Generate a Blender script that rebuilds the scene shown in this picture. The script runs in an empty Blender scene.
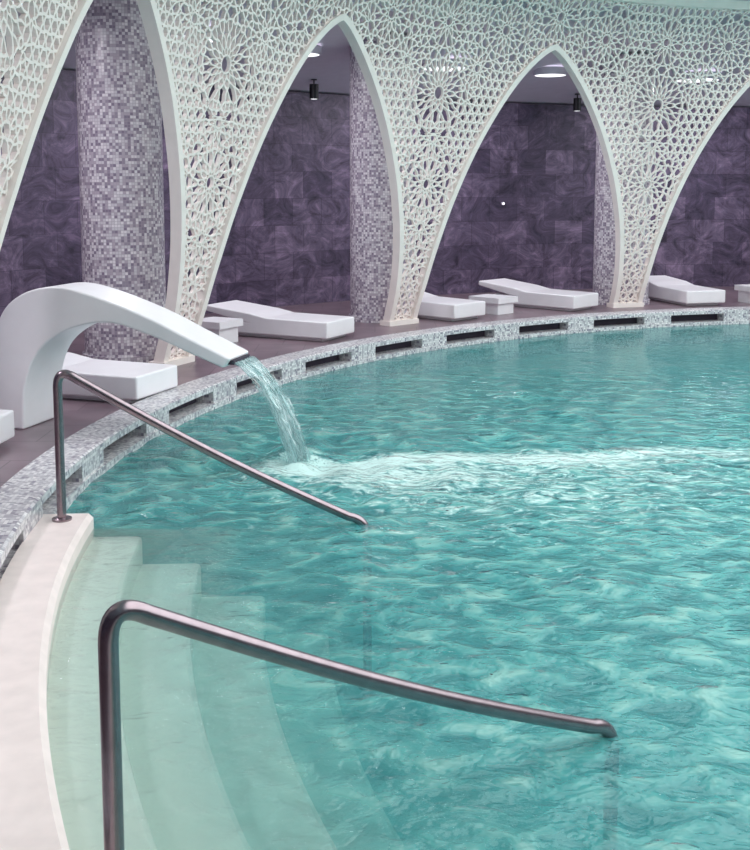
import bpy, bmesh, math, random
import numpy as np
from mathutils import Vector, Matrix
random.seed(7); rng=np.random.RandomState(5)
scene=bpy.context.scene
try:
    scene.view_settings.view_transform='Standard'
    scene.view_settings.look='None'
except Exception: pass

CX,CY=8.26,7.35
FEET0,STEP=155.4,22.7
WATER_Z=-0.2
R_IN=10.42; R_OUT=10.74
R_WALL=14.8
def P(r,a,z):
    a=math.radians(a); return (CX+r*math.cos(a),CY+r*math.sin(a),z)

# ---------------------------------------------------------------- materials
def newmat(name):
    m=bpy.data.materials.new(name); m.use_nodes=True
    nt=m.node_tree; b=nt.nodes['Principled BSDF']
    return m,nt,b
def N(nt,t,**kw):
    n=nt.nodes.new(t)
    for k,v in kw.items():
        if k in n.inputs.keys(): n.inputs[k].default_value=v
        else: setattr(n,k,v)
    return n
def L(nt,a,b): nt.links.new(a,b)
def ramp(nt,fac,stops,interp='LINEAR'):
    r=nt.nodes.new('ShaderNodeValToRGB'); cr=r.color_ramp; cr.interpolation=interp
    while len(cr.elements)<len(stops): cr.elements.new(0.5)
    for e,(p,c) in zip(cr.elements,stops):
        e.position=p; e.color=(c[0],c[1],c[2],1)
    L(nt,fac,r.inputs[0]); return r.outputs[0]
def srgb(r,g,b):
    f=lambda c:(c/255/12.92) if c/255<=.04045 else ((c/255+.055)/1.055)**2.4
    return (f(r),f(g),f(b))

def simple(name,col,rough=.5,metal=0,var=.06,scale=6):
    m,nt,b=newmat(name)
    tc=N(nt,'ShaderNodeTexCoord'); no=N(nt,'ShaderNodeTexNoise',Scale=scale,Detail=4.0)
    L(nt,tc.outputs['Object'],no.inputs['Vector'])
    lo=[c*(1-var) for c in col]; hi=[min(1,c*(1+var)) for c in col]
    L(nt,ramp(nt,no.outputs['Fac'],[(.3,lo),(.7,hi)]),b.inputs['Base Color'])
    b.inputs['Roughness'].default_value=rough; b.inputs['Metallic'].default_value=metal
    return m

def mosaic(name,cols,tile=.035,rough=.35,grout=(.3,.28,.33)):
    m,nt,b=newmat(name)
    uv=N(nt,'ShaderNodeUVMap')
    sc=N(nt,'ShaderNodeVectorMath',operation='SCALE'); sc.inputs['Scale'].default_value=1/tile
    L(nt,uv.outputs[0],sc.inputs[0])
    fl=N(nt,'ShaderNodeVectorMath',operation='FLOOR'); L(nt,sc.outputs[0],fl.inputs[0])
    wn=N(nt,'ShaderNodeTexWhiteNoise',noise_dimensions='2D'); L(nt,fl.outputs[0],wn.inputs['Vector'])
    col=ramp(nt,wn.outputs['Value'],cols,'CONSTANT')
    fr=N(nt,'ShaderNodeVectorMath',operation='FRACTION'); L(nt,sc.outputs[0],fr.inputs[0])
    sep=N(nt,'ShaderNodeSeparateXYZ'); L(nt,fr.outputs[0],sep.inputs[0])
    g=[]
    for ax in (0,1):
        a=N(nt,'ShaderNodeMath',operation='LESS_THAN'); a.inputs[1].default_value=.1
        L(nt,sep.outputs[ax],a.inputs[0]); g.append(a)
    mx=N(nt,'ShaderNodeMath',operation='MAXIMUM'); L(nt,g[0].outputs[0],mx.inputs[0]); L(nt,g[1].outputs[0],mx.inputs[1])
    mix=N(nt,'ShaderNodeMix',data_type='RGBA'); L(nt,mx.outputs[0],mix.inputs[0]); L(nt,col,mix.inputs[6]); mix.inputs[7].default_value=(*grout,1)
    L(nt,mix.outputs[2],b.inputs['Base Color']); b.inputs['Roughness'].default_value=rough
    return m

M_lattice=simple('lattice_ivory',srgb(246,237,232),.55,var=.03)
M_white=simple('white_composite',srgb(242,240,244),.35,var=.02)
M_curb=simple('white_stone_curb',srgb(242,228,224),.4,var=.05,scale=9)
M_rail=simple('brushed_steel',srgb(150,136,142),.24,metal=.92,var=.1,scale=20)
M_black=simple('black_metal',(.02,.02,.025),.4,metal=.5)
M_dark=simple('painted_slot_shade',srgb(62,54,68),.8)  # dark tone painted in for the shade inside slots and spout mouth
M_ceil=simple('ceiling_plaster',srgb(240,240,245),.8,var=.01)
M_soffit=simple('gallery_soffit_plaster',srgb(210,204,218),.7,var=.03)
M_column=mosaic('column_mosaic',[(0,srgb(156,146,162)),(.2,srgb(212,208,214)),(.5,srgb(186,176,188)),(.68,srgb(230,226,230)),(.86,srgb(138,126,146))],tile=.034,rough=.3,grout=srgb(172,164,176))
M_coping=mosaic('coping_mosaic',[(0,srgb(172,168,176)),(.2,srgb(218,216,218)),(.5,srgb(196,194,198)),(.74,srgb(234,232,232)),(.9,srgb(134,128,144))],tile=.026,rough=.3,grout=srgb(174,170,176))

def slate():
    m,nt,b=newmat('slate_wall_tiles')
    uv=N(nt,'ShaderNodeUVMap')
    br=N(nt,'ShaderNodeTexBrick',offset=.37,squash=1.0)
    br.inputs['Scale'].default_value=1.0; br.inputs['Brick Width'].default_value=.44; br.inputs['Row Height'].default_value=.46
    br.inputs['Mortar Size'].default_value=.003; br.inputs['Bias'].default_value=0
    br.inputs['Color1'].default_value=(*srgb(74,65,88),1); br.inputs['Color2'].default_value=(*srgb(112,100,124),1)
    br.inputs['Mortar'].default_value=(*srgb(62,54,74),1)
    L(nt,uv.outputs[0],br.inputs['Vector'])
    no=N(nt,'ShaderNodeTexNoise',Scale=2.4,Detail=10.0,Roughness=.74,Distortion=1.8); L(nt,uv.outputs[0],no.inputs['Vector'])
    c=ramp(nt,no.outputs['Fac'],[(.36,(.20,.17,.23)),(.46,(.66,.62,.68)),(.54,(1,.96,.98)),(.64,(1.9,1.75,1.7))])
    mix=N(nt,'ShaderNodeMix',data_type='RGBA',blend_type='MULTIPLY'); mix.inputs[0].default_value=.9
    L(nt,br.outputs['Color'],mix.inputs[6]); L(nt,c,mix.inputs[7])
    L(nt,mix.outputs[2],b.inputs['Base Color']); b.inputs['Roughness'].default_value=.5
    bp=N(nt,'ShaderNodeBump',Strength=.3,Distance=.01); L(nt,no.outputs['Fac'],bp.inputs['Height']); L(nt,bp.outputs[0],b.inputs['Normal'])
    return m
M_slate=slate()
def deckmat():
    m,nt,b=newmat('deck_stone')
    tc=N(nt,'ShaderNodeTexCoord')
    br=N(nt,'ShaderNodeTexBrick'); br.inputs['Scale'].default_value=1; br.inputs['Brick Width'].default_value=.6; br.inputs['Row Height'].default_value=.6
    br.inputs['Mortar Size'].default_value=.006
    br.inputs['Color1'].default_value=(*srgb(122,105,114),1); br.inputs['Color2'].default_value=(*srgb(138,119,128),1); br.inputs['Mortar'].default_value=(*srgb(92,80,88),1)
    L(nt,tc.outputs['Object'],br.inputs['Vector'])
    no=N(nt,'ShaderNodeTexNoise',Scale=3.0,Detail=6.0); L(nt,tc.outputs['Object'],no.inputs['Vector'])
    c=ramp(nt,no.outputs['Fac'],[(.3,(.65,.62,.64)),(.7,(1.05,1.02,1.03))])
    mix=N(nt,'ShaderNodeMix',data_type='RGBA',blend_type='MULTIPLY'); mix.inputs[0].default_value=.9
    L(nt,br.outputs['Color'],mix.inputs[6]); L(nt,c,mix.inputs[7]); L(nt,mix.outputs[2],b.inputs['Base Color'])
    b.inputs['Roughness'].default_value=.3
    return m
M_deck=deckmat()
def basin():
    m,nt,b=newmat('basin_tile_depth_tint')
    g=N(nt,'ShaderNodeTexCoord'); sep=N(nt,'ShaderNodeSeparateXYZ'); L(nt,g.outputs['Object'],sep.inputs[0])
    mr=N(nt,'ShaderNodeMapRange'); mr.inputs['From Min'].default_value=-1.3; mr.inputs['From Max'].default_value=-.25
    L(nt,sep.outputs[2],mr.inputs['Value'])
    c=ramp(nt,mr.outputs[0],[(0,srgb(104,188,186)),(.35,srgb(168,216,208)),(.7,srgb(232,240,230)),(1,srgb(255,250,242))])  # light lost with water depth is painted into the tile colour
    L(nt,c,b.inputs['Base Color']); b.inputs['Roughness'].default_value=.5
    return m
M_basin=basin()

def watermat():
    m,nt,b=newmat('pool_water'); nt.nodes.remove(b)
    out=nt.nodes['Material Output']
    tc=N(nt,'ShaderNodeTexCoord')
    mp=N(nt,'ShaderNodeMapping'); mp.inputs['Rotation'].default_value=(0,0,math.radians(20)); mp.inputs['Scale'].default_value=(1,1.3,1)
    L(nt,tc.outputs['Object'],mp.inputs['Vector'])
    n1=N(nt,'ShaderNodeTexNoise',Scale=4.8,Detail=3.0,Distortion=.5); L(nt,mp.outputs[0],n1.inputs['Vector'])
    n2=N(nt,'ShaderNodeTexNoise',Scale=12.0,Detail=2.0,Distortion=.5); L(nt,mp.outputs[0],n2.inputs['Vector'])
    ad=N(nt,'ShaderNodeMath',operation='MULTIPLY_ADD'); ad.inputs[1].default_value=.3; L(nt,n2.outputs['Fac'],ad.inputs[0]); L(nt,n1.outputs['Fac'],ad.inputs[2])
    ca=N(nt,'ShaderNodeAttribute',attribute_name='chop')
    hm=N(nt,'ShaderNodeMath',operation='MULTIPLY'); L(nt,ad.outputs[0],hm.inputs[0]); L(nt,ca.outputs['Fac'],hm.inputs[1])
    bp=N(nt,'ShaderNodeBump',Strength=.6,Distance=.085); L(nt,hm.outputs[0],bp.inputs['Height'])
    tr=N(nt,'ShaderNodeBsdfTransparent'); tr.inputs[0].default_value=(.88,.98,.96,1)
    df=N(nt,'ShaderNodeBsdfDiffuse')
    L(nt,bp.outputs[0],df.inputs['Normal'])
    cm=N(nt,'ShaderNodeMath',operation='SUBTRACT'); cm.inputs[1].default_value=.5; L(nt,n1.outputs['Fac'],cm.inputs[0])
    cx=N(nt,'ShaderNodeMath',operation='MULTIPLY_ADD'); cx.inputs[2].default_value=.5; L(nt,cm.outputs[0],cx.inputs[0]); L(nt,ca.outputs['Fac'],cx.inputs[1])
    c=ramp(nt,cx.outputs[0],[(.36,srgb(58,138,144)),(.48,srgb(84,166,168)),(.56,srgb(106,186,184)),(.68,srgb(158,216,208))])  # ripple light and dark painted into the colour, following the wave noise
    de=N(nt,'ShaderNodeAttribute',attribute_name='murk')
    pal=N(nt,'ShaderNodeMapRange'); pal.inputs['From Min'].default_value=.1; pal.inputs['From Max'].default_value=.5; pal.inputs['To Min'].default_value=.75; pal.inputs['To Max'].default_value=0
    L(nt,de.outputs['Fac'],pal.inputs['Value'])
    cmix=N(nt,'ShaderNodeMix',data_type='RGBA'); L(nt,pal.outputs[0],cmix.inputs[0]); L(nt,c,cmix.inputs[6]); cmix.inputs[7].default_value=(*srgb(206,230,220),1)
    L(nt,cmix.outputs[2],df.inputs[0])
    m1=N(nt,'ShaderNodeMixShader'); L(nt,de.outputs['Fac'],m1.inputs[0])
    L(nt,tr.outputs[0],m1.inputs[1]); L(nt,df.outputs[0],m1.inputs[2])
    at=N(nt,'ShaderNodeAttribute',attribute_name='foam')
    mp2=N(nt,'ShaderNodeMapping'); mp2.inputs['Scale'].default_value=(1,1.5,1); L(nt,tc.outputs['Object'],mp2.inputs['Vector'])
    n3=N(nt,'ShaderNodeTexNoise',Scale=4.4,Detail=9.0,Roughness=.7,Distortion=2.0); L(nt,mp2.outputs[0],n3.inputs['Vector'])
    a2=N(nt,'ShaderNodeMath',operation='MULTIPLY_ADD'); a2.inputs[1].default_value=1.0
    ns=N(nt,'ShaderNodeMath',operation='MULTIPLY_ADD'); ns.inputs[1].default_value=1.5; ns.inputs[2].default_value=-.25; L(nt,n3.outputs['Fac'],ns.inputs[0])
    L(nt,at.outputs['Fac'],a2.inputs[0]); L(nt,ns.outputs[0],a2.inputs[2])
    fm=N(nt,'ShaderNodeMapRange'); fm.inputs['From Min'].default_value=.82; fm.inputs['From Max'].default_value=1.06; fm.inputs['To Max'].default_value=.86
    L(nt,a2.outputs[0],fm.inputs['Value'])
    fd=N(nt,'ShaderNodeBsdfDiffuse'); fd.inputs[0].default_value=(*srgb(206,234,230),1)
    m2=N(nt,'ShaderNodeMixShader'); L(nt,fm.outputs[0],m2.inputs[0]); L(nt,m1.outputs[0],m2.inputs[1]); L(nt,fd.outputs[0],m2.inputs[2])
    gl=N(nt,'ShaderNodeBsdfGlossy'); gl.inputs['Roughness'].default_value=.06; L(nt,bp.outputs[0],gl.inputs['Normal'])
    fr=N(nt,'ShaderNodeFresnel'); fr.inputs['IOR'].default_value=1.33; L(nt,bp.outputs[0],fr.inputs['Normal'])
    m3=N(nt,'ShaderNodeMixShader'); L(nt,fr.outputs[0],m3.inputs[0]); L(nt,m2.outputs[0],m3.inputs[1]); L(nt,gl.outputs[0],m3.inputs[2])
    L(nt,m3.outputs[0],out.inputs['Surface'])
    return m
M_water=watermat()
def streammat():
    m,nt,b=newmat('falling_water'); nt.nodes.remove(b); out=nt.nodes['Material Output']
    uv=N(nt,'ShaderNodeUVMap'); mp=N(nt,'ShaderNodeMapping'); mp.inputs['Scale'].default_value=(30,6,1); L(nt,uv.outputs[0],mp.inputs['Vector'])
    n=N(nt,'ShaderNodeTexNoise',Scale=1.0,Detail=5.0,Distortion=.8); L(nt,mp.outputs[0],n.inputs['Vector'])
    f=N(nt,'ShaderNodeMapRange'); f.inputs['From Min'].default_value=.42; f.inputs['From Max'].default_value=.66; f.inputs['To Min'].default_value=.05; f.inputs['To Max'].default_value=.75
    L(nt,n.outputs['Fac'],f.inputs['Value'])
    t=N(nt,'ShaderNodeBsdfTransparent'); t.inputs[0].default_value=(.87,.95,.95,1)
    d=N(nt,'ShaderNodeBsdfDiffuse'); d.inputs[0].default_value=(*srgb(214,232,234),1)
    g=N(nt,'ShaderNodeBsdfGlossy'); g.inputs['Roughness'].default_value=.15
    a=N(nt,'ShaderNodeMixShader'); a.inputs[0].default_value=.25; L(nt,d.outputs[0],a.inputs[1]); L(nt,g.outputs[0],a.inputs[2])
    x=N(nt,'ShaderNodeMixShader'); L(nt,f.outputs[0],x.inputs[0]); L(nt,t.outputs[0],x.inputs[1]); L(nt,a.outputs[0],x.inputs[2])
    L(nt,x.outputs[0],out.inputs['Surface']); return m
M_stream=streammat()
def emis(name,col,s):
    m,nt,b=newmat(name); b.inputs['Emission Color'].default_value=(*col,1); b.inputs['Emission Strength'].default_value=s; return m
M_lamp=emis('lamp_glow',(.95,.96,1),1.6)

# ---------------------------------------------------------------- mesh utils
def mkobj(name,verts,faces,mat,smooth=False,uvs=None,mats=None,fm=None):
    me=bpy.data.meshes.new(name); me.from_pydata(verts,[],faces)
    for mm in (mats or [mat]): me.materials.append(mm)
    if fm: me.polygons.foreach_set('material_index',fm)
    if uvs:
        ul=me.uv_layers.new(name='UVMap')
        flat=[c for f in uvs for uv in f for c in uv]
        ul.data.foreach_set('uv',flat)
    if smooth: me.polygons.foreach_set('use_smooth',[True]*len(me.polygons))
    me.update(); o=bpy.data.objects.new(name,me); scene.collection.objects.link(o); return o
class MB:
    def __init__(s): s.v=[];s.f=[];s.uv=[];s.m=[]
    def quad(s,pts,uv=None,m=0):
        i=len(s.v); s.v+= [tuple(p) for p in pts]; s.f.append(tuple(range(i,i+len(pts))))
        s.uv.append(uv or [(0,0)]*len(pts)); s.m.append(m)
    def lathe(s,prof,a0=0,a1=360,n=180,m=0,caps=False,ms=None):
        cum=[0]
        for (r0,z0),(r1,z1) in zip(prof,prof[1:]): cum.append(cum[-1]+math.hypot(r1-r0,z1-z0))
        for i in range(n):
            b0=a0+(a1-a0)*i/n; b1=a0+(a1-a0)*(i+1)/n
            u0=math.radians(b0)*10.6; u1=math.radians(b1)*10.6
            for k in range(len(prof)-1):
                (r0,z0),(r1,z1)=prof[k],prof[k+1]
                s.quad([P(r0,b0,z0),P(r0,b1,z0),P(r1,b1,z1),P(r1,b0,z1)],[(u0,cum[k]),(u1,cum[k]),(u1,cum[k+1]),(u0,cum[k+1])],ms[k] if ms else m)
        if caps:
            for b in (a0,a1):
                s.quad([P(r,b,z) for r,z in prof[:-1]],[(r,z) for r,z in prof[:-1]],m)
    def obj(s,name,mats,smooth=False,merge=False):
        o=mkobj(name,s.v,s.f,None,smooth,s.uv,mats,s.m)
        if merge:
            bm=bmesh.new(); bm.from_mesh(o.data); bmesh.ops.remove_doubles(bm,verts=bm.verts,dist=1e-4)
            bmesh.ops.recalc_face_normals(bm,faces=bm.faces); bm.to_mesh(o.data); bm.free()
        return o
def catmull(pts,sub=8):
    pts=[Vector(p) for p in pts]; out=[]
    n=len(pts)
    for i in range(n-1):
        p0=pts[max(i-1,0)];p1=pts[i];p2=pts[i+1];p3=pts[min(i+2,n-1)]
        for k in range(sub):
            t=k/sub
            out.append(.5*((2*p1)+(p2-p0)*t+(2*p0-5*p1+4*p2-p3)*t*t+(3*p1-p0-3*p2+p3)*t**3))
    out.append(pts[-1]); return out
def tube(mb,pts,rad,n=20,m=0,cap=True):
    pts=[Vector(p) for p in pts]; rings=[]
    t=(pts[1]-pts[0]).normalized(); ref=Vector((1,0,0)) if abs(t.x)<.9 else Vector((0,1,0))
    nrm=t.cross(ref).normalized()
    for i,p in enumerate(pts):
        a=pts[max(i-1,0)];b=pts[min(i+1,len(pts)-1)]
        t=(b-a).normalized(); nrm=(nrm-t*nrm.dot(t)).normalized(); bn=t.cross(nrm)
        rr=rad[i] if isinstance(rad,(list,tuple)) else rad
        rings.append([p+rr*(math.cos(2*math.pi*k/n)*nrm+math.sin(2*math.pi*k/n)*bn) for k in range(n)])
    base=len(mb.v)
    for r in rings: mb.v+=[tuple(q) for q in r]
    for i in range(len(rings)-1):
        for k in range(n):
            k2=(k+1)%n
            mb.f.append((base+i*n+k,base+i*n+k2,base+(i+1)*n+k2,base+(i+1)*n+k)); mb.uv.append([(0,0)]*4); mb.m.append(m)
    if cap:
        for i in (0,len(rings)-1):
            mb.f.append(tuple(base+i*n+k for k in range(n))); mb.uv.append([(0,0)]*n); mb.m.append(m)

# ---------------------------------------------------------------- room shell
mb=MB(); mb.lathe([(R_OUT-.02,0),(R_WALL+.2,0),(R_WALL+.2,-.1),(R_OUT-.02,-.1),(R_OUT-.02,0)],n=160)
mb.obj('floor',[M_deck])
mb=MB(); mb.lathe([(R_WALL,0),(R_WALL,3.64),(R_WALL+.2,3.64),(R_WALL+.2,0),(R_WALL,0)],n=160)
mb.obj('wall_back',[M_slate])
mb=MB(); mb.lathe([(R_WALL+.2,3.64),(11.15,4.42),(11.15,5.4),(R_WALL+.2,5.4)],n=160)
mb.obj('ceiling_gallery',[M_soffit])
mb=MB(); mb.lathe([(11.2,5.38),(5,5.42),(.01,5.42)],n=120)
mb.obj('ceiling',[M_ceil])

# ---------------------------------------------------------------- pool basin & steps
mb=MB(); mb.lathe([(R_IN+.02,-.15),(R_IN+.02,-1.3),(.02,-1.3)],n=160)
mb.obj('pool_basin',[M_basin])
mb=MB()
A0,A1=183.0,262
rs=[10.11,9.80,9.42,9.00,8.58]; zs=[-.10,-.26,-.45,-.68,-.95]
prof=[(R_IN+.01,-1.3),(R_IN+.01,-.10),(rs[0]+.03,-.10),(rs[0],-.13)]
for i in range(1,len(rs)):
    prof+=[(rs[i-1],zs[i]),(rs[i]+.03,zs[i]),(rs[i]+.008,zs[i]-.01),(rs[i],zs[i]-.03)]
prof+=[(rs[-1],-1.3),(R_IN+.01,-1.3)]
ms=[0]*4+[1]*(len(prof)-5)
mb.lathe(prof,A0,A1,n=110,m=1,caps=True,ms=ms)
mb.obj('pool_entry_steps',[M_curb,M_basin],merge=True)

# coping with overflow slots
mb=MB()
mb.lathe([(R_IN,-.02),(R_IN,.035),(R_IN+.015,.045),(R_OUT,.045),(R_OUT,-.02),(R_IN,-.02)],n=264)
mb.lathe([(R_OUT,-.145),(R_IN-.01,-.145),(R_IN-.01,-.5),(R_OUT,-.5)],n=264)
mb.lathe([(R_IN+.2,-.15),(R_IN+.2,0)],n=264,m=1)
ns=44
for i in range(ns):
    c=360/ns*(i+.57); h=360/ns*.17
    mb.lathe([(R_IN+.003,-.15),(R_IN+.003,-.01),(R_IN+.2,-.01)],c-h,c+h,n=3)
    for b in (c-h,c+h): mb.quad([P(R_IN+.003,b,-.15),P(R_IN+.2,b,-.15),P(R_IN+.2,b,-.01),P(R_IN+.003,b,-.01)],[(0,0),(.2,0),(.2,.12),(0,.12)])
mb.obj('pool_coping',[M_coping,M_dark])

# ---------------------------------------------------------------- water
SP=Vector((-.58,8.38)); 
def water():
    d=.05; xs=np.arange(CX-10.6,CX+10.6,d); ys=np.arange(CY-10.6,CY+10.6,d)
    X,Y=np.meshgrid(xs,ys,indexing='ij'); Z=np.zeros_like(X)
    D=np.hypot(X-SP.x,Y-SP.y)
    turb=1+3.0*np.exp(-(D/1.0)**2)+1.2*np.exp(-(D/3.0)**2)
    base=np.zeros_like(X)
    for i in range(46):
        lam=rng.uniform(.25,1.2); th=rng.normal(.5,1.1); k=2*math.pi/lam
        base+=.0012*lam**.7*np.sin(k*(X*math.cos(th)+Y*math.sin(th))+rng.uniform(0,6.28)+.6*np.sin(1.3*X+i)+.6*np.cos(1.1*Y+2*i))
    dc=np.hypot(X-1.5,(Y-6.5))
    far=np.clip(1.25-(dc-2.5)/5,.16,1.0)
    R=np.hypot(X-CX,Y-CY)
    A=np.degrees(np.arctan2(Y-CY,X-CX))%360
    onstep=(A>A0)&(A<A1)
    shelter=np.where(onstep,np.clip((10.4-R)/2.2,.35,1),1)
    Z=WATER_Z+base*turb*far*shelter
    Z+=.03*np.cos(D*16)*np.exp(-D/.45)
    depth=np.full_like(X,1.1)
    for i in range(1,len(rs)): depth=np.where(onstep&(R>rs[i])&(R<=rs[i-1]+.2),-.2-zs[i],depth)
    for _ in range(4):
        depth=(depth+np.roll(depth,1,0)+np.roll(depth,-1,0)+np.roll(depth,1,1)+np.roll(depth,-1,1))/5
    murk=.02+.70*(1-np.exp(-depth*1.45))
    chop=np.clip(far,.2,1)*np.clip(shelter+.15,0,1)
    t=np.clip((X-SP.x)/4.6,0,1); ly=SP.y+.10+t*.5+.08*np.sin(X*3)
    dist=np.abs(Y-ly); w=.12+.20*t
    trail=np.where(X>SP.x-.1,np.exp(-(dist/w)**2)*(.80-.3*t),0)*np.clip(1.4-(X-SP.x)/6,0,1)
    foam=.9*np.exp(-(D/.26)**2)+.50*trail
    foam+=.26*np.exp(-((X-SP.x-.5)/.9)**2-((Y-8.2)/.45)**2)
    foam+=.26*np.exp(-((X-1.8)/3.0)**2-((Y-8.2)/1.3)**2)
    foam+=.18*np.exp(-((X-.8)/2.2)**2-((Y-6.8)/1.8)**2)+.02
    foam=np.clip(foam,0,1)
    nx,ny=X.shape
    idx=np.arange(nx*ny).reshape(nx,ny)
    cen=np.hypot((X[:-1,:-1]+X[1:,1:])/2-CX,(Y[:-1,:-1]+Y[1:,1:])/2-CY)<R_IN+.05
    f=np.stack([idx[:-1,:-1][cen],idx[1:,:-1][cen],idx[1:,1:][cen],idx[:-1,1:][cen]],1)
    used=np.unique(f); remap=-np.ones(nx*ny,int); remap[used]=np.arange(len(used))
    V=np.stack([X.ravel(),Y.ravel(),Z.ravel()],1)[used]; F=remap[f]
    me=bpy.data.meshes.new('pool_water'); me.from_pydata(V.tolist(),[],F.tolist())
    me.materials.append(M_water)
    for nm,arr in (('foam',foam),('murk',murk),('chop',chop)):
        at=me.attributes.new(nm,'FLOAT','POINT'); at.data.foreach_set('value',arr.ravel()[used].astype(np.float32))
    me.polygons.foreach_set('use_smooth',[True]*len(me.polygons))
    o=bpy.data.objects.new('pool_water',me); scene.collection.objects.link(o)
water()

# ---------------------------------------------------------------- lattice arches
RREF=11.0
PW=math.radians(STEP)*RREF; ZA=4.07; ZT=4.86
rz_z=[0,.6,1.3,2.1,3.0,3.85,4.13,4.4,4.65,4.86,5.1]; rz_r=[11.66,11.45,11.27,11.10,10.93,10.80,10.74,10.66,10.53,10.34,10.1]
zz=np.linspace(0,5.1,200); rr_=np.interp(zz,rz_z,rz_r)
ker=np.ones(15)/15; rr_s=np.convolve(np.pad(rr_,7,mode='edge'),ker,'valid')
def rz(z): return float(np.interp(z,zz,rr_s))
HB=.27
def Wz(z):
    t=min(max(z/ZA,0),1); return PW/2-(1-t*t)**.76*(PW/2-HB)
def boundary(n=60):
    out=[]
    for i in range(n+1):
        u=i/n; t=1-(1-u)**1.8
        z=t*ZA; out.append((Wz(z),z))
    return out
BND=boundary()
BN=[]
for i,(s,z) in enumerate(BND):
    a=BND[max(i-1,0)];b=BND[min(i+1,len(BND)-1)]
    tx,tz=b[0]-a[0],b[1]-a[1]; l=math.hypot(tx,tz); BN.append((-tz/l,tx/l))
def clip(poly,px,pz,nx,nz):
    out=[]
    for i in range(len(poly)):
        a=poly[i];b=poly[(i+1)%len(poly)]
        da=(a[0]-px)*nx+(a[1]-pz)*nz; db=(b[0]-px)*nx+(b[1]-pz)*nz
        if da>=0: out.append(a)
        if (da>=0)!=(db>=0):
            t=da/(da-db); out.append((a[0]+(b[0]-a[0])*t,a[1]+(b[1]-a[1])*t))
    return out
# rosettes: centre s, z, number of points, ring distance, second ring?
ros=[(0,.88,8,.20,0),(0,1.45,10,.22,0),(0,2.07,12,.29,1),(0,2.72,10,.22,0),(0,3.34,16,.40,1),(PW/2,4.54,12,.27,0),(PW*.27,4.28,12,.29,1),(-PW*.27,4.28,12,.29,1),(0,4.30,12,.25,0),(.72,3.72,10,.22,0),(-.72,3.72,10,.22,0)]
RS2=.13
seeds=[]
for c,z,n,rho,two in ros:
    seeds.append((c,z,1))
    for i in range(n): a=2*math.pi*(i+.5)/n; seeds.append((c+rho*math.cos(a),z+rho*math.sin(a),0))
    if two:
        for i in range(n): a=2*math.pi*i/n; seeds.append((c+(rho+RS2)*math.cos(a),z+(rho+RS2)*math.sin(a),0))
sp=.142; row=0; z=-.05
while z<5.1:
    nn=round(PW/sp)
    for i in range(nn):
        s=-PW/2+(i+(.5 if row%2 else 0))*PW/nn
        ok=True
        for c,zc,n,rho,two in ros:
            for sh in (-PW,0,PW):
                if math.hypot(s-c-sh,z-zc)<rho+(RS2 if two else 0)+.09: ok=False
        if ok: seeds.append((s,z,0))
    z+=sp*.866; row+=1
base=[]
for s,z,k in seeds:
    while s>=PW/2: s-=PW
    while s<-PW/2: s+=PW
    base.append((s,z,k))
b2=[]
for p in sorted(base,key=lambda q:-q[2]):
    if all(math.hypot(p[0]-q[0],p[1]-q[1])>.075 and math.hypot(abs(p[0]-q[0])-PW,p[1]-q[1])>.075 for q in b2): b2.append(p)
base=b2
allp=np.array([(s+k*PW,z) for k in (-1,0,1) for s,z,_ in base])
mb=MB(); INS=.0115; DEP=.022
def S(s,z,dr=0): 
    a=math.pi/2+s/RREF; r=rz(z)+dr; return (r*math.cos(a),r*math.sin(a),z)
def toward(a,b,d):
    l=math.hypot(b[0]-a[0],b[1]-a[1])
    if l<1e-6: return a
    d=min(d,l*.48); return (a[0]+(b[0]-a[0])*d/l,a[1]+(b[1]-a[1])*d/l)
def lerp(a,b,t): return (a[0]+(b[0]-a[0])*t,a[1]+(b[1]-a[1])*t)
def slab(poly):
    mb.quad([S(*p,-DEP) for p in poly]); mb.quad([S(*p,DEP) for p in reversed(poly)])
def wall(a,b): mb.quad([S(*a,-DEP),S(*b,-DEP),S(*b,DEP),S(*a,DEP)])
def ribbon(a,b,h):
    dx,dz=b[0]-a[0],b[1]-a[1]; l=math.hypot(dx,dz)
    if l<1e-5: return
    nx,nz=-dz/l*h,dx/l*h
    q=[(a[0]+nx,a[1]+nz),(a[0]-nx,a[1]-nz),(b[0]-nx,b[1]-nz),(b[0]+nx,b[1]+nz)]
    slab(q); wall(q[0],q[3]); wall(q[1],q[2])
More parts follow.
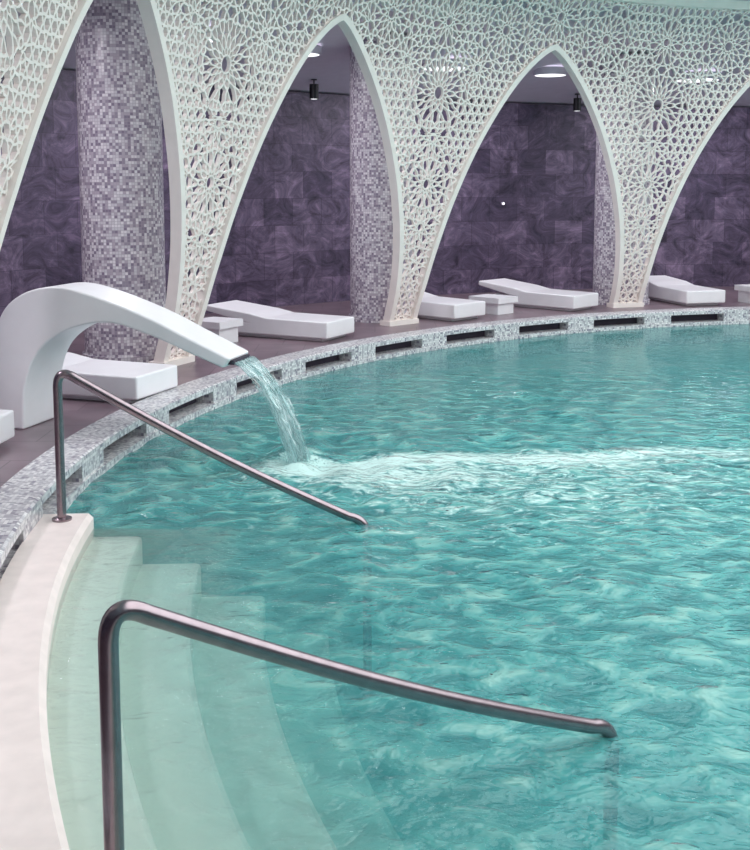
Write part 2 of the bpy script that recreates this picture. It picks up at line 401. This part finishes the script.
for s,z,kind in base:
    if z>ZT+.08: continue
    if z<ZA and abs(s)>Wz(z)+.07: continue
    poly=[(s-.4,z-.4),(s+.4,z-.4),(s+.4,z+.4),(s-.4,z+.4)]
    d=np.hypot(allp[:,0]-s,allp[:,1]-z)
    for j in np.argsort(d)[1:36]:
        if d[j]>.8 or d[j]<1e-6: continue
        q=allp[j]; poly=clip(poly,(q[0]+s)/2,(q[1]+z)/2,(s-q[0])/d[j],(z-q[1])/d[j])
        if len(poly)<3: break
    if len(poly)<3: continue
    sg=1 if s>=0 else -1
    bd=min(range(len(BND)),key=lambda i:(BND[i][0]-abs(s))**2+(BND[i][1]-z)**2)
    px,pz=BND[bd]; nx,nz=BN[bd]
    for sgn in (1,-1):
        if sgn==sg or z<2.0: poly=clip(poly,sgn*(px+nx*.03),pz+nz*.03,sgn*nx,nz)
        if len(poly)<3: break
    if len(poly)<3: continue
    poly=clip(poly,0,.05,0,1)
    if len(poly)>=3: poly=clip(poly,0,ZT,0,-1)
    if len(poly)<3: continue
    pl=[]
    for p in poly:
        if not pl or math.hypot(p[0]-pl[-1][0],p[1]-pl[-1][1])>.012: pl.append(p)
    if len(pl)>2 and math.hypot(pl[0][0]-pl[-1][0],pl[0][1]-pl[-1][1])<.012: pl.pop()
    poly=pl; n=len(poly)
    if n<3: continue
    area=.5*sum(poly[i][0]*poly[(i+1)%n][1]-poly[(i+1)%n][0]*poly[i][1] for i in range(n))
    if area<.0025: slab(poly); continue
    C=(sum(p[0] for p in poly)/n,sum(p[1] for p in poly)/n)
    if kind: C=(s,z)
    M=[lerp(poly[i],poly[(i+1)%n],.5) for i in range(n)]
    kq=.30 if kind else .32
    Q=[lerp(lerp(M[i],M[(i+1)%n],.5) if n<6 else poly[(i+1)%n],C,kq if n>=6 else .25) for i in range(n)]
    tM=INS*1.7; tV=INS*1.25; tQ=INS*1.1
    for i in range(n):
        j=(i+1)%n; V=poly[j]
        Qo=toward(Q[i],V,tQ); Qi=toward(Q[i],C,tQ)
        for Mx in (M[i],M[j]):
            Mo=toward(Mx,V,tV); Mi=toward(Mx,C,tM)
            slab([Mx,Mo,Qo,Q[i]]); slab([Mx,Q[i],Qi,Mi])
            wall(Mo,Qo); wall(Mi,Qi)
    if kind and n>=7:
        apo=min(math.hypot(m_[0]-C[0],m_[1]-C[1]) for m_ in M)
        rc=max(.05,min(.085,apo*.45)); wdt=.02; K=28
        for k in range(K):
            a0=2*math.pi*k/K;a1=2*math.pi*(k+1)/K
            pa=(C[0]+rc*math.cos(a0),C[1]+rc*math.sin(a0));pb=(C[0]+rc*math.cos(a1),C[1]+rc*math.sin(a1))
            qa=(C[0]+(rc+wdt)*math.cos(a0),C[1]+(rc+wdt)*math.sin(a0));qb=(C[0]+(rc+wdt)*math.cos(a1),C[1]+(rc+wdt)*math.sin(a1))
            slab([pa,pb,qb,qa]); wall(pa,pb); wall(qa,qb)
        for i in range(n):
            l=math.hypot(Q[i][0]-C[0],Q[i][1]-C[1])
            if l>rc+wdt+.01: ribbon(lerp(C,Q[i],(rc+wdt*.5)/l),Q[i],.008)
for sg in (1,-1):
    for i in range(len(BND)-1):
        sec=[]
        for k in (i,i+1):
            s,z=BND[k]; nx,nz=BN[k]
            if k==len(BND)-1: nx,nz=0,1
            o=(s,z); q=(s+nx*.08,z+nz*.08)
            if q[0]>PW/2: q=(PW/2,q[1])
            sec.append([S(sg*o[0],o[1],-.07),S(sg*q[0],q[1],-.07),S(sg*q[0],q[1],.07),S(sg*o[0],o[1],.07)])
        for e in range(4):
            f=(e+1)%4; mb.quad([sec[0][e],sec[0][f],sec[1][f],sec[1][e]])
nseg=16
for i in range(nseg):
    s0=-PW/2+PW*i/nseg; s1=-PW/2+PW*(i+1)/nseg
    sec=[[S(s,ZT-.05,-.07),S(s,ZT+.06,-.09),S(s,ZT+.06,.1),S(s,ZT-.05,.1)] for s in (s0,s1)]
    for e in range(4):
        f=(e+1)%4; mb.quad([sec[0][e],sec[0][f],sec[1][f],sec[1][e]])
def box(mb,x0,x1,y0,y1,z0,z1,m=0,T=None):
    c=[(x,y,z) for z in (z0,z1) for x,y in ((x0,y0),(x1,y0),(x1,y1),(x0,y1))]
    if T: c=[T(*p) for p in c]
    for f in ((0,3,2,1),(4,5,6,7),(0,1,5,4),(1,2,6,5),(2,3,7,6),(3,0,4,7)): mb.quad([c[i] for i in f],None,m)
box(mb,-HB-.03,HB+.03,rz(0)-.11,rz(0)+.11,0,.07)
arch=mb.obj('lattice_arch_pillar',[M_lattice])
print('lattice faces',len(mb.f),'seeds',len(base))
first=True
for k in range(-6,3):
    ang=FEET0+STEP*k
    o=arch if first else bpy.data.objects.new('lattice_arch_pillar',arch.data)
    if not first: scene.collection.objects.link(o)
    first=False
    o.location=(CX,CY,0); o.rotation_euler=(0,0,math.radians(ang-90))

# ---------------------------------------------------------------- columns
def column(ang,r=12.27):
    mb=MB(); R=.48; n=48
    c=P(r,ang,0)
    zt=3.64+(R_WALL+.2-r)*(4.42-3.64)/(R_WALL+.2-11.15)
    H=[(0,R+.03),(.08,R+.03),(.08,R),(zt+.05,R)]
    for i in range(n):
        a0=2*math.pi*i/n;a1=2*math.pi*(i+1)/n
        for (z0,q0),(z1,q1) in zip(H,H[1:]):
            mb.quad([(q0*math.cos(a0),q0*math.sin(a0),z0),(q0*math.cos(a1),q0*math.sin(a1),z0),(q1*math.cos(a1),q1*math.sin(a1),z1),(q1*math.cos(a0),q1*math.sin(a0),z1)],
                    [(a0*R,z0),(a1*R,z0),(a1*R,z1),(a0*R,z1)])
    o=mb.obj('mosaic_column',[M_column]); o.location=c
for k in range(-6,3):
    if k==0: column(154.45,12.45)
    elif k==-2: column(FEET0+STEP*k-1.2,12.2)
    else: column(FEET0+STEP*k-1.0)

# ---------------------------------------------------------------- loungers / tables
def bevel(o,w=.02,seg=3):
    m=o.modifiers.new('bevel','BEVEL'); m.width=w; m.segments=seg; m.limit_method='ANGLE'; m.angle_limit=math.radians(35)
def extr(mb,prof,y0,y1):
    n=len(prof)
    base=len(mb.v)
    mb.v+=[(x,y0,z) for x,z in prof]+[(x,y1,z) for x,z in prof]
    mb.f.append(tuple(base+i for i in range(n))); mb.uv.append([(0,0)]*n); mb.m.append(0)
    mb.f.append(tuple(base+n+i for i in reversed(range(n)))); mb.uv.append([(0,0)]*n); mb.m.append(0)
    for i in range(n):
        j=(i+1)%n; mb.f.append((base+j,base+i,base+n+i,base+n+j)); mb.uv.append([(0,0)]*4); mb.m.append(0)
def lounger(fx,fy,hx,hy,w=.76,back=.1,L_=1.95):
    mb=MB()
    extr(mb,[(0.10,0),(L_-.28,0),(L_-.28,.2),(0.10,.2)],-w/2+.07,w/2-.07)
    extr(mb,[(0,.05),(0,.27),(.95,.28),(1.22,.33),(L_,.33+back),(L_+.01,.25+back),(1.30,.2),(L_-.22,.18),(L_-.22,.05)],-w/2,w/2)
    o=mb.obj('sun_lounger',[M_white]); bevel(o)
    o.location=(fx,fy,0); o.rotation_euler=(0,0,math.atan2(hy-fy,hx-fx)); return o
lounger(-.45,14.25,-2.2,15.15,back=.08)
lounger(-2.08,10.18,-4.0,10.85)
lounger(-2.88,7.98,-4.9,8.15)
lounger(1.46,16.35,.0,17.75)
lounger(3.50,17.70,2.15,18.95,back=.08)
lounger(5.68,18.35,5.2,20.0,back=.05)
lounger(9.3,19.2,9.5,21.1)
def table(x,y,rot,w=.5,l=.5,h=.3):
    mb=MB()
    box(mb,-l/2,l/2,-w/2,w/2,h-.09,h)
    box(mb,-l/2+.05,l/2-.05,-w/2+.05,w/2-.05,0,h-.085)
    o=mb.obj('side_table',[M_white],merge=False)
    o.location=(x,y,0); o.rotation_euler=(0,0,math.radians(rot)); bevel(o,.012,2)
table(-2.08,14.0,-30); table(1.92,17.4,-45,.5,.62,.27); table(6.74,19.0,-70); table(-4.30,12.0,-15)

# ---------------------------------------------------------------- fountain
def fountain():
    outer=[(0,-.0),(.02,.45),(.15,.92),(.36,1.13),(.68,1.20),(1.04,1.13),(1.48,.98),(1.84,.82),(2.20,.66)]
    inner=[(.38,-.0),(.39,.36),(.50,.64),(.70,.81),(.96,.90),(1.22,.91),(1.56,.81),(1.86,.69),(2.14,.58)]
    wid=[.62,.58,.54,.52,.5,.49,.47,.45,.43]
    pts=[Vector((a[0],a[1],0)) for a in outer]; pi=[Vector((a[0],a[1],0)) for a in inner]; pw=[Vector((w,0,0)) for w in wid]
    O=catmull(pts,6);I=catmull(pi,6);W=catmull(pw,6)
    mb=MB(); n=len(O)
    for o,i,w in zip(O,I,W):
        h=w.x/2; mb.v+=[(o.x,-h,o.y),(o.x,h,o.y),(i.x,h,i.y),(i.x,-h,i.y)]
    for k in range(n-1):
        for e in range(4):
            f=(e+1)%4; mb.f.append((4*k+e,4*k+f,4*k+4+f,4*k+4+e)); mb.uv.append([(0,0)]*4); mb.m.append(0)
    for k in (0,n-1): mb.f.append((4*k,4*k+1,4*k+2,4*k+3)); mb.uv.append([(0,0)]*4); mb.m.append(0)
    box(mb,2.12,2.215,-.17,.17,.605,.64,1)
    o=mb.obj('water_spout_fountain',[M_white,M_dark],smooth=False)
    bm=bmesh.new(); bm.from_mesh(o.data); bmesh.ops.recalc_face_normals(bm,faces=bm.faces); bm.to_mesh(o.data); bm.free()
    bevel(o,.02,4)
    for p in o.data.polygons: p.use_smooth=True
    try:
        o.data.set_sharp_from_angle(angle=math.radians(50))
    except Exception: pass
    o.modifiers.new('wn','WEIGHTED_NORMAL')
    o.location=(-3.22,9.22,0); o.rotation_euler=(0,0,math.atan2(-.26,.966))
    return o
fountain()
th=math.atan2(-.26,.966); D=Vector((math.cos(th),math.sin(th),0)); S2=Vector((-D.y,D.x,0))
tip=Vector((-3.22,9.22,0))+D*2.2+Vector((0,0,.62))
mb=MB()
def arc(t): return tip+D*(.50*t)+Vector((0,0,-.10*t-.76*t*t))
nt_,ns_=30,16
for layer,off in ((0,0),(1,.035)):
    grid=[]
    for i in range(nt_+1):
        t=i/nt_; c=arc(t); w=.18*(1-.2*t)*(1+.05*math.sin(11*t+layer))
        row=[]
        for j in range(ns_+1):
            u=j/ns_*2-1
            q=c+S2*(w*u)+D*(off+.045*math.sin(9*u+layer*2+t*5)*t+random.uniform(-.012,.012)*t)+Vector((0,0,.012*math.sin(23*u+5*t)))
            row.append(q)
        grid.append(row)
    for i in range(nt_):
        for j in range(ns_):
            mb.quad([grid[i][j],grid[i+1][j],grid[i+1][j+1],grid[i][j+1]],[(j/ns_+layer*.37,i/nt_),(j/ns_+layer*.37,(i+1)/nt_),((j+1)/ns_+layer*.37,(i+1)/nt_),((j+1)/ns_+layer*.37,i/nt_)])
for k in range(14):
    u=random.uniform(-1,1); ph=random.random()*6
    pts=[]; rad=[]
    for i in range(15):
        t=i/14; pts.append(arc(t)+S2*(.18*u*(1-.2*t)+.015*math.sin(7*t+ph))+D*(.08*t*math.sin(3*t+ph))); rad.append(.003+.004*random.random()*(1+t))
    tube(mb,pts,rad,6)
bm=bmesh.new()
for k in range(480):
    if k<340:
        a=random.uniform(0,6.28); rr=abs(random.gauss(0,.24)); h=abs(random.gauss(0,.07)); end=arc(1.0)
        loc=(end.x+.05+rr*math.cos(a),end.y+rr*math.sin(a),WATER_Z+h)
    else:
        t=random.uniform(.3,1); q=arc(t)+S2*random.uniform(-.2,.2)+D*random.gauss(0,.05); loc=tuple(q)
    bmesh.ops.create_icosphere(bm,subdivisions=1,radius=random.uniform(.003,.009),matrix=Matrix.Translation(loc))
i0=len(mb.v); bm.verts.index_update()
mb.v+=[tuple(v.co) for v in bm.verts]
for f in bm.faces:
    mb.f.append(tuple(i0+v.index for v in f.verts)); mb.uv.append([(0,0)]*3); mb.m.append(0)
bm.free()
mb.obj('falling_water_stream',[M_stream],smooth=True)

# ---------------------------------------------------------------- handrails
def rail(b,e,top,zb,floorz,bendr=.12):
    mb=MB(); b=Vector((b[0],b[1],zb)); e=Vector((e[0],e[1],-.15))
    T=Vector((b.x,b.y,top)); d=(e-T).normalized()
    p0=T-Vector((0,0,bendr)); p2=T+d*bendr*1.1; c=T+Vector((0,0,.02))
    seq=[b+(p0-b)*i/6 for i in range(6)]
    for i in range(13):
        t=i/12; seq.append(p0*(1-t)**2+c*2*t*(1-t)+p2*t*t)
    f2=e-d*.05
    for i in range(1,12):
        t=i/12; seq.append(p2.lerp(f2,t)-Vector((0,0,.035*math.sin(math.pi*t))))
    q0=f2; hd=Vector((d.x,d.y,0)).normalized(); c2=e+hd*.08; q2=c2+Vector((0,0,-.12))
    for i in range(9):
        t=i/8; seq.append(q0*(1-t)**2+c2*2*t*(1-t)+q2*t*t)
    seq.append(Vector((q2.x,q2.y,(q2.z+floorz)/2))); seq.append(Vector((q2.x,q2.y,floorz)))
    tube(mb,seq,.029,22)
    for zz_,p in ((zb,b),(floorz,Vector((q2.x,q2.y,0)))):
        tube(mb,[(p.x,p.y,zz_),(p.x,p.y,zz_+.012),(p.x,p.y,zz_+.022)],[.062,.062,.034],28)
    o=mb.obj('pool_handrail',[M_rail],smooth=True)
    try: o.data.set_sharp_from_angle(angle=math.radians(40))
    except Exception: pass
rail((-2.00,6.68),(-.13,6.84),.875,-.10,-1.3)
rail((-.75,2.90),(.90,4.10),.845,-.26,-1.3)

# ---------------------------------------------------------------- light fixtures
def disc(name,loc,r1,r2,h,mats,rot=0):
    mb=MB(); n=32
    c0=[(r1*math.cos(2*math.pi*i/n),r2*math.sin(2*math.pi*i/n)) for i in range(n)]
    for i in range(n):
        j=(i+1)%n; mb.quad([(*c0[i],0),(*c0[j],0),(*c0[j],h),(*c0[i],h)],None,1)
    mb.quad([(x*.9,y*.9,-.004) for x,y in c0],None,0)
    for i in range(n):
        j=(i+1)%n; mb.quad([(*c0[i],0),(*c0[j],0),(c0[j][0]*.9,c0[j][1]*.9,-.004),(c0[i][0]*.9,c0[i][1]*.9,-.004)],None,1)
    o=mb.obj(name,mats); o.location=loc; o.rotation_euler=(0,0,math.radians(rot)); return o
def soffit(r): return 3.64+(R_WALL+.2-r)*(4.42-3.64)/(R_WALL+.2-11.15)
def spot(loc):
    mb=MB()
    tube(mb,[(0,0,0),(0,0,-.12)],.012,8); tube(mb,[(0,0,-.08),(0,0,-.32)],.075,20); tube(mb,[(0,0,.0),(0,0,-.015)],.05,16)
    mb.quad([(.055*math.cos(i*.3927),.055*math.sin(i*.3927),-.322) for i in range(16)],None,1)
    o=mb.obj('ceiling_spotlight',[M_black,M_lamp]); o.location=loc
def sconce(a):
    mb=MB(); tube(mb,[(0,0,0),(0,-.05,0)],.03,16,0); tube(mb,[(0,-.05,0),(0,-.06,0)],.022,16,1)
    o=mb.obj('wall_lamp',[M_soffit,M_lamp]); o.location=P(R_WALL,a,1.72); o.rotation_euler=(0,0,math.radians(a-90))
for k in range(-5,3):
    a=155.3+STEP*(k-.5)
    disc('ceiling_light',P(12.9,a+2,soffit(12.9)-.09),.42,.42,.12,[M_lamp,M_soffit])
    disc('ceiling_light',P(12.9,a-7.5,soffit(12.9)-.09),.3,.3,.12,[M_lamp,M_soffit])
    spot(P(14.2,a-13.2,soffit(14.2)))
    sconce(a+1.0); sconce(a-8.2)
    li=bpy.data.lights.new('gallery_light','AREA'); li.shape='DISK'; li.size=1.0; li.energy=74; li.color=(.98,.93,1)
    lo=bpy.data.objects.new('gallery_light',li); scene.collection.objects.link(lo); lo.location=P(12.9,a,soffit(12.9)-.16)
li=bpy.data.lights.new('pool_hall_light','AREA'); li.shape='DISK'; li.size=17; li.energy=1880; li.color=(1,.975,.975)
lo=bpy.data.objects.new('pool_hall_light',li); scene.collection.objects.link(lo); lo.location=(CX,CY,5.25)
w=bpy.data.worlds.new('World'); scene.world=w; w.use_nodes=True
w.node_tree.nodes['Background'].inputs[0].default_value=(.8,.85,1,1); w.node_tree.nodes['Background'].inputs[1].default_value=.5

# ---------------------------------------------------------------- camera
cam=bpy.data.cameras.new('camera'); co=bpy.data.objects.new('camera',cam); scene.collection.objects.link(co); scene.camera=co
F=1076
cam.sensor_fit='HORIZONTAL'; cam.sensor_width=36; cam.lens=F/750*36
pitch=math.radians(6.5)
co.location=(0,0,2.0); co.rotation_euler=(math.pi/2-pitch,0,0)
cam.shift_y=-(236-F*math.tan(pitch))/750
cam.clip_end=200
